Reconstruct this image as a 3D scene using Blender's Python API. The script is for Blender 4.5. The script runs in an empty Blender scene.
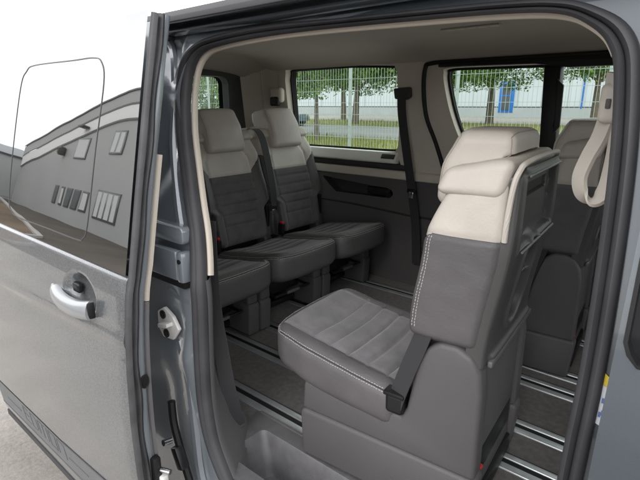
import bpy, bmesh, math, random
from mathutils import Vector, Matrix, noise
random.seed(7)
S = bpy.context.scene
COL = S.collection
R = math.radians

# ------------------------------------------------------------------ materials
def mat(name, col, rough=.5, metal=0, coat=0, spec=.5, sheen=0, bump=None, var=None, ior=None, fleck=None):
    """Principled material; bump=(scale,strength[,detail]) noise bump in object space, var=(scale,amount) colour variation."""
    m = bpy.data.materials.new(name); m.use_nodes = True
    nt = m.node_tree; n = nt.nodes; l = nt.links
    b = n['Principled BSDF']
    b.inputs['Base Color'].default_value = (*col, 1)
    b.inputs['Roughness'].default_value = rough
    b.inputs['Metallic'].default_value = metal
    b.inputs['Coat Weight'].default_value = coat
    b.inputs['Coat Roughness'].default_value = .04
    b.inputs['Specular IOR Level'].default_value = spec
    b.inputs['Sheen Weight'].default_value = sheen
    b.inputs['Sheen Roughness'].default_value = .4
    if ior: b.inputs['IOR'].default_value = ior
    tc = n.new('ShaderNodeTexCoord')
    if var:
        nz = n.new('ShaderNodeTexNoise'); nz.inputs['Scale'].default_value = var[0]; nz.inputs['Detail'].default_value = 5
        l.new(tc.outputs['Object'], nz.inputs['Vector'])
        rp = n.new('ShaderNodeMapRange')
        rp.inputs['From Min'].default_value = .3; rp.inputs['From Max'].default_value = .7
        rp.inputs['To Min'].default_value = 1 - var[1]; rp.inputs['To Max'].default_value = 1 + var[1]
        l.new(nz.outputs['Fac'], rp.inputs['Value'])
        mx = n.new('ShaderNodeVectorMath'); mx.operation = 'SCALE'
        mx.inputs[0].default_value = col
        l.new(rp.outputs['Result'], mx.inputs['Scale'])
        l.new(mx.outputs['Vector'], b.inputs['Base Color'])
        rr = n.new('ShaderNodeMapRange')
        rr.inputs['To Min'].default_value = max(0, rough - .08); rr.inputs['To Max'].default_value = min(1, rough + .08)
        l.new(nz.outputs['Fac'], rr.inputs['Value']); l.new(rr.outputs['Result'], b.inputs['Roughness'])
    if bump:
        nb = n.new('ShaderNodeTexNoise'); nb.inputs['Scale'].default_value = bump[0]
        nb.inputs['Detail'].default_value = bump[2] if len(bump) > 2 else 3
        l.new(tc.outputs['Object'], nb.inputs['Vector'])
        bp = n.new('ShaderNodeBump'); bp.inputs['Strength'].default_value = bump[1]; bp.inputs['Distance'].default_value = .002
        l.new(nb.outputs['Fac'], bp.inputs['Height']); l.new(bp.outputs['Normal'], b.inputs['Normal'])
    return m

def mat_glass(name, tint, fres=1.35):
    m = bpy.data.materials.new(name); m.use_nodes = True
    nt = m.node_tree; n = nt.nodes; l = nt.links
    n.remove(n['Principled BSDF']); out = n['Material Output']
    t = n.new('ShaderNodeBsdfTransparent'); t.inputs['Color'].default_value = (*tint, 1)
    g = n.new('ShaderNodeBsdfGlossy'); g.inputs['Roughness'].default_value = .01
    f = n.new('ShaderNodeFresnel'); f.inputs['IOR'].default_value = fres
    mx = n.new('ShaderNodeMixShader')
    l.new(f.outputs[0], mx.inputs[0]); l.new(t.outputs[0], mx.inputs[1]); l.new(g.outputs[0], mx.inputs[2])
    l.new(mx.outputs[0], out.inputs[0])
    return m

def mat_paint(name, col, metal, rough, coat=1.0, fl=.25, fs=700):
    m = mat(name, col, rough, metal, coat)
    nt = m.node_tree; n = nt.nodes; l = nt.links; b = n['Principled BSDF']
    tc = n.new('ShaderNodeTexCoord')
    v = n.new('ShaderNodeTexVoronoi'); v.inputs['Scale'].default_value = fs
    l.new(tc.outputs['Object'], v.inputs['Vector'])
    sx = n.new('ShaderNodeSeparateColor'); l.new(v.outputs['Color'], sx.inputs[0])
    rp = n.new('ShaderNodeMapRange'); rp.inputs['To Min'].default_value = 1 - fl; rp.inputs['To Max'].default_value = 1 + fl
    l.new(sx.outputs[0], rp.inputs['Value'])
    mx = n.new('ShaderNodeVectorMath'); mx.operation = 'SCALE'; mx.inputs[0].default_value = col
    l.new(rp.outputs['Result'], mx.inputs['Scale']); l.new(mx.outputs['Vector'], b.inputs['Base Color'])
    # orange-peel / dust ripple in the coat and the base
    nb = n.new('ShaderNodeTexNoise'); nb.inputs['Scale'].default_value = 14; nb.inputs['Detail'].default_value = 2
    l.new(tc.outputs['Object'], nb.inputs['Vector'])
    bp = n.new('ShaderNodeBump'); bp.inputs['Strength'].default_value = .03; bp.inputs['Distance'].default_value = .01
    l.new(nb.outputs['Fac'], bp.inputs['Height']); l.new(bp.outputs['Normal'], b.inputs['Normal'])
    return m

def mat_ground(name, c1, c2, scale, bump=.5, rough=.85, spots=None):
    m = bpy.data.materials.new(name); m.use_nodes = True
    nt = m.node_tree; n = nt.nodes; l = nt.links; b = n['Principled BSDF']
    b.inputs['Roughness'].default_value = rough; b.inputs['Specular IOR Level'].default_value = .3
    tc = n.new('ShaderNodeTexCoord')
    a = n.new('ShaderNodeTexNoise'); a.inputs['Scale'].default_value = scale; a.inputs['Detail'].default_value = 8
    a.inputs['Roughness'].default_value = .75
    l.new(tc.outputs['Object'], a.inputs['Vector'])
    big = n.new('ShaderNodeTexNoise'); big.inputs['Scale'].default_value = scale * .02; big.inputs['Detail'].default_value = 4
    l.new(tc.outputs['Object'], big.inputs['Vector'])
    ad = n.new('ShaderNodeMath'); ad.operation = 'MULTIPLY_ADD'; ad.inputs[1].default_value = .5; 
    l.new(big.outputs['Fac'], ad.inputs[0]); 
    hf = n.new('ShaderNodeMath'); hf.operation = 'MULTIPLY'; hf.inputs[1].default_value = .6
    l.new(a.outputs['Fac'], hf.inputs[0]); l.new(hf.outputs[0], ad.inputs[2])
    cr = n.new('ShaderNodeValToRGB')
    cr.color_ramp.elements[0].position = .36; cr.color_ramp.elements[0].color = (*c1, 1)
    cr.color_ramp.elements[1].position = .72; cr.color_ramp.elements[1].color = (*c2, 1)
    l.new(ad.outputs[0], cr.inputs['Fac']); l.new(cr.outputs['Color'], b.inputs['Base Color'])
    bp = n.new('ShaderNodeBump'); bp.inputs['Strength'].default_value = bump; bp.inputs['Distance'].default_value = .01
    l.new(a.outputs['Fac'], bp.inputs['Height']); l.new(bp.outputs['Normal'], b.inputs['Normal'])
    return m

M = {}
M['paint'] = mat_paint('grey_paint', (.07, .083, .097), .3, .28, fl=.04)
M['jamb_paint_lit'] = mat_paint('grey_paint_sky_lit', (.225, .25, .277), .2, .2, fl=.04)  # same body paint, lightened for the bright sky the jamb mirrors
M['door_paint_lit'] = mat_paint('grey_paint_reflecting', (.15, .157, .166), .4, .28, fl=.28, fs=480)  # same body paint, lightened and speckled for mirrored sky and concrete
M['film'] = mat('stripe_film', (.15, .157, .165), .45, .2, var=(40, .12))
M['film_dark'] = mat('stripe_lettering', (.085, .087, .092), .5)
M['rubber'] = mat('seal_rubber', (.045, .044, .048), .55, spec=.4, bump=(300, .1), var=(12, .15))
M['rubber_grey'] = mat('door_rubber', (.052, .052, .056), .5, bump=(140, .25), var=(18, .25))
M['black'] = mat('black_plastic', (.012, .012, .013), .5, spec=.3)
M['dark_trim'] = mat('dark_trim_plastic', (.098, .093, .093), .6, bump=(420, .25), var=(3, .08))
M['darker_trim'] = mat('darker_trim_plastic', (.036, .035, .036), .55, bump=(420, .25))
M['mid_trim'] = mat('grey_trim_plastic', (.135, .130, .134), .55, bump=(500, .28), var=(5, .06))
M['sill'] = mat('sill_plastic', (.12, .117, .122), .48, bump=(420, .4), var=(28, .14))
M['beige'] = mat('beige_trim', (.66, .61, .53), .65, bump=(350, .18), var=(3, .05))
M['beige_edge'] = mat('beige_edge_trim', (.52, .47, .40), .6, bump=(350, .15))
M['ledge'] = mat('ledge_trim', (.80, .81, .76), .35, bump=(350, .1))
M['headliner'] = mat('headliner_cloth', (.47, .425, .37), .95, sheen=.2, bump=(900, .3), var=(2.5, .06))
M['cream'] = mat('cream_leather', (.515, .475, .425), .5, bump=(150, .35, 6), var=(11, .07))
M['cream_dark'] = mat('cream_leather_seam', (.30, .27, .235), .6)
M['leather'] = mat('grey_leather', (.098, .092, .096), .5, bump=(150, .35, 6), var=(11, .10))
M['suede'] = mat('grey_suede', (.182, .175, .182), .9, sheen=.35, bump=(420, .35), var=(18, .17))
M['suede_shaded'] = mat('grey_suede_shaded', (.104, .103, .103), .92, sheen=.25, bump=(420, .35), var=(18, .17))  # the front seats' suede, darkened to put the rear row in shade
M['leather_shaded'] = mat('grey_leather_shaded', (.09, .087, .087), .5, bump=(260, .22, 4), var=(9, .07))  # the grey leather again, darkened for the shaded rear row
M['seam'] = mat('seam_groove', (.035, .033, .034), .8)
M['thread'] = mat('pale_thread', (.55, .53, .50), .7)
M['shell'] = mat('shell_plastic', (.066, .066, .066), .38, bump=(450, .2), var=(6, .06))
M['shell_hi'] = mat('shell_edge_plastic', (.12, .122, .122), .35)
M['base'] = mat('seat_base_plastic', (.094, .089, .093), .55, bump=(480, .3), var=(4, .05))
M['belt'] = mat('belt_webbing', (.03, .03, .033), .7, sheen=.2, bump=(600, .4))
M['metal_dark'] = mat('dark_metal', (.03, .03, .032), .35, .6)
M['chrome'] = mat('bright_steel', (.75, .76, .78), .18, 1.0)
M['alu'] = mat('rail_aluminium', (.74, .78, .80), .36, .75, var=(20, .06))
M['groove'] = mat('rail_groove', (.008, .008, .009), .6)
M['carpet'] = mat('floor_carpet', (.125, .116, .11), 1.0, sheen=.15, bump=(700, .9, 4), var=(55, .22))
M['red'] = mat('red_button', (.65, .02, .015), .35)
M['silver'] = mat('handle_silver', (.30, .31, .325), .34, .4, .6)
M['striker'] = mat('striker_steel', (.80, .79, .76), .45, .15, var=(30, .08))
M['sticker'] = mat('sticker_white', (.72, .75, .80), .4)
M['sticker_yellow'] = mat('sticker_yellow', (.80, .60, .03), .4)
M['sticker_blue'] = mat('sticker_blue', (.12, .2, .45), .4)
M['door_glass'] = mat('privacy_glass', (.012, .011, .010), .012, spec=.5, ior=5.0, bump=(5, .14, 1))
M['dark_glass'] = mat('dark_side_glass', (.012, .013, .015), .05, spec=.12)
M['win_glass'] = mat_glass('window_glass', (.74, .82, .785), 1.28)
M['clear_glass'] = mat_glass('clear_glass', (.93, .95, .94), 1.3)
M['facade'] = mat('grey_facade', (.36, .375, .37), .6, var=(.4, .05), bump=(3, .1))
M['facade_white'] = mat('white_facade_band', (.78, .78, .78), .6)
M['facade_dark'] = mat('dark_facade_trim', (.05, .05, .055), .5)
M['frame_grey'] = mat('window_frame_grey', (.06, .06, .065), .4)
M['blind'] = mat('white_blind', (.58, .59, .6), .6)
M['pane'] = mat('dark_pane', (.06, .07, .075), .08)
M['white_wall'] = mat('white_cladding', (.52, .56, .585), .55, var=(.15, .04))
M['grey_wall'] = mat('pale_plinth', (.36, .38, .385), .7, var=(.4, .08))
M['blue'] = mat('blue_door_paint', (.02, .16, .50), .4)
M['galv'] = mat('galvanised_steel', (.34, .40, .37), .5, .2)
M['bark'] = mat('tree_bark', (.13, .105, .08), .9, bump=(30, .9), var=(9, .3))
M['car_white'] = mat_paint('white_car_paint', (.75, .76, .77), .0, .3, fl=.02)
M['car_blue'] = mat_paint('blue_grey_car_paint', (.13, .19, .25), .3, .3, fl=.05)
M['tyre'] = mat('tyre_rubber', (.02, .02, .02), .8)
M['concrete'] = mat_ground('pale_concrete', (.19, .175, .155), (.40, .375, .345), 60, .6)
M['asphalt'] = mat_ground('asphalt', (.055, .048, .04), (.115, .10, .085), 40, .5)
M['road'] = mat_ground('far_road', (.17, .18, .175), (.27, .275, .265), 14, .2)
M['grass'] = mat_ground('dry_grass', (.09, .12, .02), (.27, .265, .075), 9, .5, .95)
M['gravel'] = mat_ground('gravel', (.05, .035, .022), (.24, .18, .125), 16, 1.0, .95)
M['kerb'] = mat_ground('kerb_stone', (.34, .33, .31), (.5, .49, .46), 30, .3)

def mat_leaf(name, cols):
    m = bpy.data.materials.new(name); m.use_nodes = True
    nt = m.node_tree; n = nt.nodes; l = nt.links; b = n['Principled BSDF']
    g = n.new('ShaderNodeNewGeometry')
    cr = n.new('ShaderNodeValToRGB')
    e = cr.color_ramp.elements; e[0].color = (*cols[0], 1); e[1].color = (*cols[2], 1)
    k = e.new(.5); k.color = (*cols[1], 1)
    l.new(g.outputs['Random Per Island'], cr.inputs['Fac']); l.new(cr.outputs['Color'], b.inputs['Base Color'])
    b.inputs['Roughness'].default_value = .6
    tr = n.new('ShaderNodeBsdfTranslucent'); l.new(cr.outputs['Color'], tr.inputs['Color'])
    mx = n.new('ShaderNodeMixShader'); mx.inputs[0].default_value = .35
    l.new(b.outputs[0], mx.inputs[1]); l.new(tr.outputs[0], mx.inputs[2]); l.new(mx.outputs[0], n['Material Output'].inputs[0])
    return m
M['leaf'] = mat_leaf('tree_leaf', ((.05, .12, .018), (.11, .22, .03), (.22, .35, .06)))

# ------------------------------------------------------------------ mesh tools
def sm(a, b, x):
    t = min(1, max(0, (x - a) / (b - a))); return t * t * (3 - 2 * t)

def catmull(P, n=8, closed=False):
    P = [Vector(p) for p in P]; out = []; L = len(P)
    for i in range(L if closed else L - 1):
        if closed: a, b, c, d = P[i - 1], P[i], P[(i + 1) % L], P[(i + 2) % L]
        else: a, b, c, d = P[max(i - 1, 0)], P[i], P[i + 1], P[min(i + 2, L - 1)]
        for k in range(n):
            t = k / n
            out.append(.5 * ((2 * b) + (c - a) * t + (2 * a - 5 * b + 4 * c - d) * t * t + (3 * b - a - 3 * c + d) * t ** 3))
    if not closed: out.append(P[-1].copy())
    return out

def rrect(x0, x1, y0, y1, r, n=6):
    out = []
    for cx, cy, a0 in ((x1 - r, y1 - r, 0), (x0 + r, y1 - r, 90), (x0 + r, y0 + r, 180), (x1 - r, y0 + r, 270)):
        for k in range(n + 1):
            a = R(a0 + 90 * k / n); out.append((cx + r * math.cos(a), cy + r * math.sin(a)))
    return out

class MB:
    def __init__(s): s.bm = bmesh.new(); s.mats = []
    def mi(s, m):
        if m not in s.mats: s.mats.append(m)
        return s.mats.index(m)
    def join(s, b, m=None):
        me = bpy.data.meshes.new('tmp'); b.to_mesh(me); b.free()
        n0 = len(s.bm.faces); s.bm.from_mesh(me); bpy.data.meshes.remove(me)
        if m is not None:
            s.bm.faces.ensure_lookup_table(); i = s.mi(m)
            for f in s.bm.faces[n0:]: f.material_index = i
    def box(s, c, d, m, bev=0, seg=2, rot=None):
        b = bmesh.new(); bmesh.ops.create_cube(b, size=1)
        for v in b.verts: v.co = Vector((v.co.x * d[0], v.co.y * d[1], v.co.z * d[2]))
        if bev: bmesh.ops.bevel(b, geom=b.edges[:], offset=bev, segments=seg, affect='EDGES', profile=.5)
        if rot: bmesh.ops.transform(b, matrix=rot, verts=b.verts)
        bmesh.ops.translate(b, vec=Vector(c), verts=b.verts); s.join(b, m); return s
    def rbox(s, lo, hi, r, n, f=None, matf=None, m=None, cuts=()):
        """dense rounded box from lo to hi; f(Vector)->Vector deforms, matf(center, normal)->material"""
        c = [(a + b) / 2 for a, b in zip(lo, hi)]; h = [(b - a) / 2 for a, b in zip(lo, hi)]
        ax = []
        for i in range(3):
            L = [h[i] - r + r * math.tan(R(t)) for t in (0, 15, 30, 45)]
            inner = [-(h[i] - r) + 2 * (h[i] - r) * k / n[i] for k in range(n[i] + 1)]
            ax.append([-x for x in reversed(L[1:])] + inner + L[1:])
        def mp(p):
            q = [max(-(h[i] - r), min(h[i] - r, p[i])) for i in range(3)]
            d = Vector([p[i] - q[i] for i in range(3)])
            if d.length > 1e-9: d = d.normalized() * r
            v = Vector(q) + d + Vector(c)
            return f(v) if f else v
        b = bmesh.new()
        for i in range(3):
            j, k = (i + 1) % 3, (i + 2) % 3
            for sg in (-1, 1):
                G = []
                for u in ax[j]:
                    row = []
                    for w in ax[k]:
                        p = [0, 0, 0]; p[i] = sg * h[i]; p[j] = u; p[k] = w
                        row.append(b.verts.new(mp(p)))
                    G.append(row)
                for a in range(len(G) - 1):
                    for e in range(len(G[0]) - 1):
                        q = [G[a][e], G[a + 1][e], G[a + 1][e + 1], G[a][e + 1]]
                        if sg < 0: q.reverse()
                        b.faces.new(q)
        bmesh.ops.remove_doubles(b, verts=b.verts, dist=1e-5)
        for co, no in cuts: bmesh.ops.bisect_plane(b, geom=b.verts[:] + b.edges[:] + b.faces[:], plane_co=co, plane_no=no)
        if matf:
            b.normal_update()
            for fc in b.faces: fc.material_index = s.mi(matf(fc.calc_center_median(), fc.normal))
            s.join(b)
        else: s.join(b, m)
        return mp
    def prism(s, pts, ax, a, b_, m, bev=0, seg=2):
        """2D polygon extruded along axis ax ('X','Y','Z') from a to b_"""
        b = bmesh.new()
        def P(p, w): return {'Y': (p[0], w, p[1]), 'X': (w, p[0], p[1]), 'Z': (p[0], p[1], w)}[ax]
        vs = [b.verts.new(P(p, a)) for p in pts]; f = b.faces.new(vs)
        g = bmesh.ops.extrude_face_region(b, geom=[f])
        for v in g['geom']:
            if isinstance(v, bmesh.types.BMVert): v.co = Vector(P({'Y': (v.co.x, v.co.z), 'X': (v.co.y, v.co.z), 'Z': (v.co.x, v.co.y)}[ax], b_))
        bmesh.ops.recalc_face_normals(b, faces=b.faces)
        if bev:
            es = [e for e in b.edges if len(e.link_faces) == 2 and e.calc_face_angle(0) > R(25)]
            bmesh.ops.bevel(b, geom=es, offset=bev, segments=seg, affect='EDGES', profile=.5)
        s.join(b, m); return s
    def sweep(s, path, prof, N, m, closed=False, pclosed=True, scale=None, caps=True):
        path = [Vector(p) for p in path]; L = len(path); b = bmesh.new(); rows = []
        for i, p in enumerate(path):
            if closed: T = path[(i + 1) % L] - path[i - 1]
            else: T = path[min(i + 1, L - 1)] - path[max(i - 1, 0)]
            T.normalize()
            n = Vector(N(i, p) if callable(N) else N); n = (n - T * n.dot(T)).normalized()
            sd = T.cross(n); k = scale(i / L, p) if scale else 1
            rows.append([b.verts.new(p + sd * (q[0] * k) + n * q[1]) for q in prof])
        Q = len(prof)
        for i in range(L if closed else L - 1):
            A, B = rows[i], rows[(i + 1) % L]
            for j in range(Q if pclosed else Q - 1):
                b.faces.new([A[j], A[(j + 1) % Q], B[(j + 1) % Q], B[j]])
        if not closed and pclosed and caps:
            b.faces.new(rows[0][::-1]); b.faces.new(rows[-1])
        bmesh.ops.recalc_face_normals(b, faces=b.faces)
        s.join(b, m); return s
    def tube(s, path, r, m, n=8, closed=False):
        prof = [(r * math.cos(2 * math.pi * k / n), r * math.sin(2 * math.pi * k / n)) for k in range(n)]
        path = [Vector(p) for p in path]
        d = (path[-1] - path[0]); up = Vector((0, 0, 1)) if abs(d.normalized().z) < .9 else Vector((1, 0, 0))
        return s.sweep(path, prof, up, m, closed)
    def taper(s, p0, p1, r0, r1, m, n=8):
        p0, p1 = Vector(p0), Vector(p1)
        return s.sweep([p0, p0.lerp(p1, .999)], [(math.cos(2 * math.pi * k / n), math.sin(2 * math.pi * k / n)) for k in range(n)], (1, .2, .1), m) if 0 else s._tp(p0, p1, r0, r1, m, n)
    def _tp(s, p0, p1, r0, r1, m, n):
        d = (p1 - p0).normalized(); a = d.orthogonal().normalized(); c = d.cross(a); b = bmesh.new(); rows = []
        for p, r in ((p0, r0), (p1, r1)):
            rows.append([b.verts.new(p + (a * math.cos(2 * math.pi * k / n) + c * math.sin(2 * math.pi * k / n)) * r) for k in range(n)])
        for k in range(n): b.faces.new([rows[0][k], rows[0][(k + 1) % n], rows[1][(k + 1) % n], rows[1][k]])
        b.faces.new(rows[0][::-1]); b.faces.new(rows[1]); s.join(b, m); return s
    def cyl(s, p0, p1, r, m, n=20, bev=0):
        return s._tp(Vector(p0), Vector(p1), r, r, m, n)
    def fill(s, outer, holes, mp, m, ucuts=(), vcuts=(), thick=None):
        """flat (u,v) polygon with holes, cut along u/v lines, mapped to 3D by mp(u,v); thick = extrude vector"""
        b = bmesh.new(); es = []
        for lp in [outer] + list(holes):
            vs = [b.verts.new((p[0], p[1], 0)) for p in lp]
            for i in range(len(vs)): es.append(b.edges.new((vs[i], vs[(i + 1) % len(vs)])))
        bmesh.ops.triangle_fill(b, use_beauty=True, use_dissolve=False, edges=es)
        for c in ucuts: bmesh.ops.bisect_plane(b, geom=b.verts[:] + b.edges[:] + b.faces[:], plane_co=(c, 0, 0), plane_no=(1, 0, 0))
        for c in vcuts: bmesh.ops.bisect_plane(b, geom=b.verts[:] + b.edges[:] + b.faces[:], plane_co=(0, c, 0), plane_no=(0, 1, 0))
        for v in b.verts: v.co = Vector(mp(v.co.x, v.co.y))
        bmesh.ops.recalc_face_normals(b, faces=b.faces)
        if thick:
            g = bmesh.ops.extrude_face_region(b, geom=b.faces[:])
            bmesh.ops.translate(b, vec=Vector(thick), verts=[v for v in g['geom'] if isinstance(v, bmesh.types.BMVert)])
            bmesh.ops.recalc_face_normals(b, faces=b.faces)
        s.join(b, m); return s
    def grid(s, rows, m, closed_u=False):
        b = bmesh.new(); V = [[b.verts.new(Vector(p)) for p in r] for r in rows]
        for i in range(len(V) - 1):
            for j in range(len(V[0]) - 1): b.faces.new([V[i][j], V[i][j + 1], V[i + 1][j + 1], V[i + 1][j]])
        s.join(b, m); return s
    def dashes(s, path, m, step=.006, ln=.0036, r=.0009):
        path = [Vector(p) for p in path]; acc = 0
        for a, c in zip(path, path[1:]):
            L = (c - a).length
            if L < 1e-7: continue
            d = (c - a) / L; t = -acc
            t = (step - acc) % step
            while t < L:
                p = a + d * t + Vector((random.gauss(0, .00025), random.gauss(0, .00025), random.gauss(0, .00025))); s._tp(p, p + d * ln * random.uniform(.8, 1.15), r, r, m, 5); t += step
            acc = (acc + L) % step
    def build(s, name, parent=None, loc=None, ang=35, flat=False):
        me = bpy.data.meshes.new(name); s.bm.to_mesh(me); s.bm.free()
        for m in s.mats: me.materials.append(M[m])
        if not flat:
            me.polygons.foreach_set('use_smooth', [True] * len(me.polygons)); me.set_sharp_from_angle(angle=R(ang))
        o = bpy.data.objects.new(name, me); COL.objects.link(o)
        if loc is not None: o.location = loc
        if parent is not None: o.parent = parent
        return o

def empty(name, loc=(0, 0, 0), rz=0):
    o = bpy.data.objects.new(name, None); COL.objects.link(o); o.location = loc; o.rotation_euler.z = rz
    o.empty_display_size = .1; return o
def tag(o, label=None, cat=None, group=None, kind=None):
    if label: o['label'] = label
    if cat: o['category'] = cat
    if group: o['group'] = group
    if kind: o['kind'] = kind
    return o
def copy_tree(o, parent=None, skip=()):
    if o.name.split('.')[0] in skip: return None
    c = o.copy(); COL.objects.link(c); c.parent = parent
    if parent is None and 'label' in c: del c['label']
    for ch in [x for x in o.children]: copy_tree(ch, c, skip)
    return c

# ------------------------------------------------------------------ the van (X forward, Y across, Z up, metres)
FZ = .55
def Yn(z): return .68 + max(0, z - 1.1) * .2                    # near body side
def Yf(z): return 2.33 - max(0, z - 1.22) * .10                  # inner face of the far wall
KD = ((.28, .512), (.33, .500), (.5, .482), (.65, .471), (.8, .470), (.95, .476), (1.05, .484), (1.12, .493), (1.165, .503))
def Yd(z):                                                      # outer face of the sliding door
    if z >= 1.165: d = z - 1.165; return .505 + .195 * d + .02 * d * d
    for (a, ya), (b, yb) in zip(KD, KD[1:]):
        if z <= b: t = max(0, (z - a) / (b - a)); return ya + (yb - ya) * t
    return KD[-1][1]
van = tag(empty('van', (0, 0, 0)), 'grey passenger van with its side door slid open and three rows of cabin fittings', 'van')

CONT = [(-.80, .50), (-.86, .515), (-.895, .554), (-.935, .62), (-.956, .68), (-.968, .774), (-.967, .87), (-.963, .957), (-.957, 1.06),
        (-.962, 1.13), (-.985, 1.225), (-1.02, 1.31), (-1.05, 1.389), (-1.08, 1.47), (-1.095, 1.54), (-1.098, 1.60), (-1.09, 1.645),
        (-1.06, 1.675), (-1.0, 1.688), (-.86, 1.696), (-.70, 1.697), (-.48, 1.692), (-.306, 1.686), (-.22, 1.677), (-.176, 1.657),
        (-.147, 1.628), (-.132, 1.58), (-.116, 1.44), (-.105, 1.2), (-.108, 1.0), (-.115, .75), (-.14, .60), (-.19, .52), (-.25, .495), (-.5, .492)]
cont = [(p.x, p.y) for p in catmull([(a, b, 0) for a, b in CONT], 6, True)]
def offs(pts, d):
    L = len(pts); out = []
    for i in range(L):
        a, b = Vector(pts[i - 1]), Vector(pts[(i + 1) % L]); t = (b - a).normalized()
        out.append((pts[i][0] - t.y * d, pts[i][1] + t.x * d))
    return out

# --- painted body around the opening
zc = [.35 + .05 * k for k in range(28)]
m = MB()
hole = offs(cont, .012)
def relief(u, v):
    if u > -.6: return 0
    c = -1.075 + .035 * math.sin((v - .5) * 4.2)
    d = -.016 * math.exp(-((u - c) / .035) ** 2) * (.55 + .45 * math.sin(v * 9.0))
    d += .012 * sm(-1.12, -1.2, u) * sm(.9, .7, v)
    d += -.010 * math.exp(-((v - .86 - .5 * (u + 1.1)) / .05) ** 2) + .008 * math.exp(-((v - 1.42 - 1.2 * (u + 1.15)) / .06) ** 2) - .012 * math.exp(-((v - 1.58) / .05) ** 2) * sm(-1.08, -1.16, u)
    return d * sm(-.985, -1.03, u) * (1 - .85 * math.exp(-((u + 1.11) / .07) ** 2 - ((v - .965) / .07) ** 2))
m.fill([(-2.6, .30), (-.060, .30), (-.060, 1.765), (-2.6, 1.765)], [hole], lambda u, v: (u, Yn(v) + .004 + relief(u, v), v), 'jamb_paint_lit', vcuts=[.32 + .02 * k for k in range(73)], ucuts=[-1.32 + .015 * k for k in range(24)])
# pressed steps and ridges in the rear door jamb
def jamb_strip(pts, w, h, mt='jamb_paint_lit'):
    P = [Vector((a, Yn(b) + .002, b)) for a, b in pts]
    m.sweep(catmull(P, 5), [(-w, .0), (-w * .6, h), (w * .6, h), (w, 0)], lambda i, p: (0, -1, 0), mt)
jamb_strip([(-1.33, 1.72), (-1.20, 1.71), (-1.16, 1.60), (-1.145, 1.45), (-1.10, 1.30), (-1.07, 1.23)], .012, .008)
jamb_strip([(-1.08, .92), (-1.05, .80), (-1.04, .66), (-1.03, .5), (-.98, .36)], .014, .012)
jamb_strip([(-1.11, 1.06), (-1.07, 1.05), (-1.02, 1.05)], .008, .006)
bs_ = m.build('body_side', van, ang=40); bs_.data.materials.append(M['paint']); ip = len(bs_.data.materials) - 1
for p in bs_.data.polygons:  # front part takes the darker paint copy, for the dark reflections there
    if p.center.x > -.6: p.material_index = ip

m = MB()   # deep pressed pocket above the roller arm, and a black strip painted as the shadow gap below it
m.prism(rrect(-1.25, -1.02, 1.205, 1.25, .012), 'Y', .672, .71, 'jamb_paint_lit', .006)
m.prism(rrect(-1.24, -1.015, 1.088, 1.108, .006), 'Y', .668, .69, 'black')
m.build('jamb_step', van)

# --- rubber seal round the opening
def sscale(t, p):
    r = sm(-.5, -.1, p.x); l = sm(-.6, -.9, p.x); top = sm(1.62, 1.69, p.z)
    return (1 + .45 * l + .05 * r) * (1 - .42 * top)
prof = [(0, -.012), (.002, .002), (-.001, .010), (-.006, .014), (-.010, .009), (-.0115, .003), (-.014, .010), (-.019, .0155), (-.0245, .014), (-.028, .006), (-.028, -.006)]
m = MB()
m.sweep([(a, Yn(b), b) for a, b in cont], prof, lambda i, p: (0, -1, -.1), 'rubber', closed=True, scale=sscale)
m.build('door_seal', van, ang=60)
# beige edge trim just inside the seal (upper half) and grey below it
m = MB()
up = [(a, b) for a, b in cont if b > (1.125 if a < -.5 else 1.615)]
m.sweep([(a, Yn(b) + .02, b) for a, b in up], [(-.004, .004), (.003, .005), (.006, .002), (.0065, -.004), (.005, -.010), (-.004, -.010)], (0, -1, -.1), 'beige_edge')
m.build('opening_trim', van, ang=60)

# --- roof skin, gutter ledge over the door
m = MB()
sec = [(.735, 1.762), (.78, 1.774), (.85, 1.793), (1.0, 1.832), (1.3, 1.882), (1.57, 1.895), (1.85, 1.888), (2.15, 1.865), (2.32, 1.835), (2.40, 1.79), (2.41, 1.76)]
sec = [(p.x, p.y) for p in catmull([(a, b, 0) for a, b in sec], 4)]
m.grid([[(x, y, z - .02 * max(0, abs(x + .6) - 1.6)) for y, z in sec] for x in (-2.62, -2.4, -1.8, -1.2, -.6, 0, .6, 1.2)], 'paint')
m.build('roof', van)
m = MB()
ledge = [(.80, 1.748), (.728, 1.738), (.724, 1.744), (.726, 1.752), (.735, 1.764), (.80, 1.775)]
m.prism(ledge, 'X', -2.6, 1.2, 'paint', .002)
m.prism([(.7225, 1.7385), (.719, 1.741), (.720, 1.752), (.729, 1.7655), (.733, 1.7655), (.7245, 1.752)], 'X', -2.6, 1.2, 'rubber', .001)
m.prism([(.792, 1.722), (.765, 1.727), (.768, 1.735), (.80, 1.735)], 'X', -1.30, .9, 'paint', .002)
m.build('roof_gutter', van)
m = MB()  # upper roller track end and bump stops under the gutter
m.box((-1.19, .765, 1.722), (.012, .012, .016), 'striker', .002); m.box((-1.155, .77, 1.715), (.03, .02, .012), 'black', .004)
m.build('roller_track', van)

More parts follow.
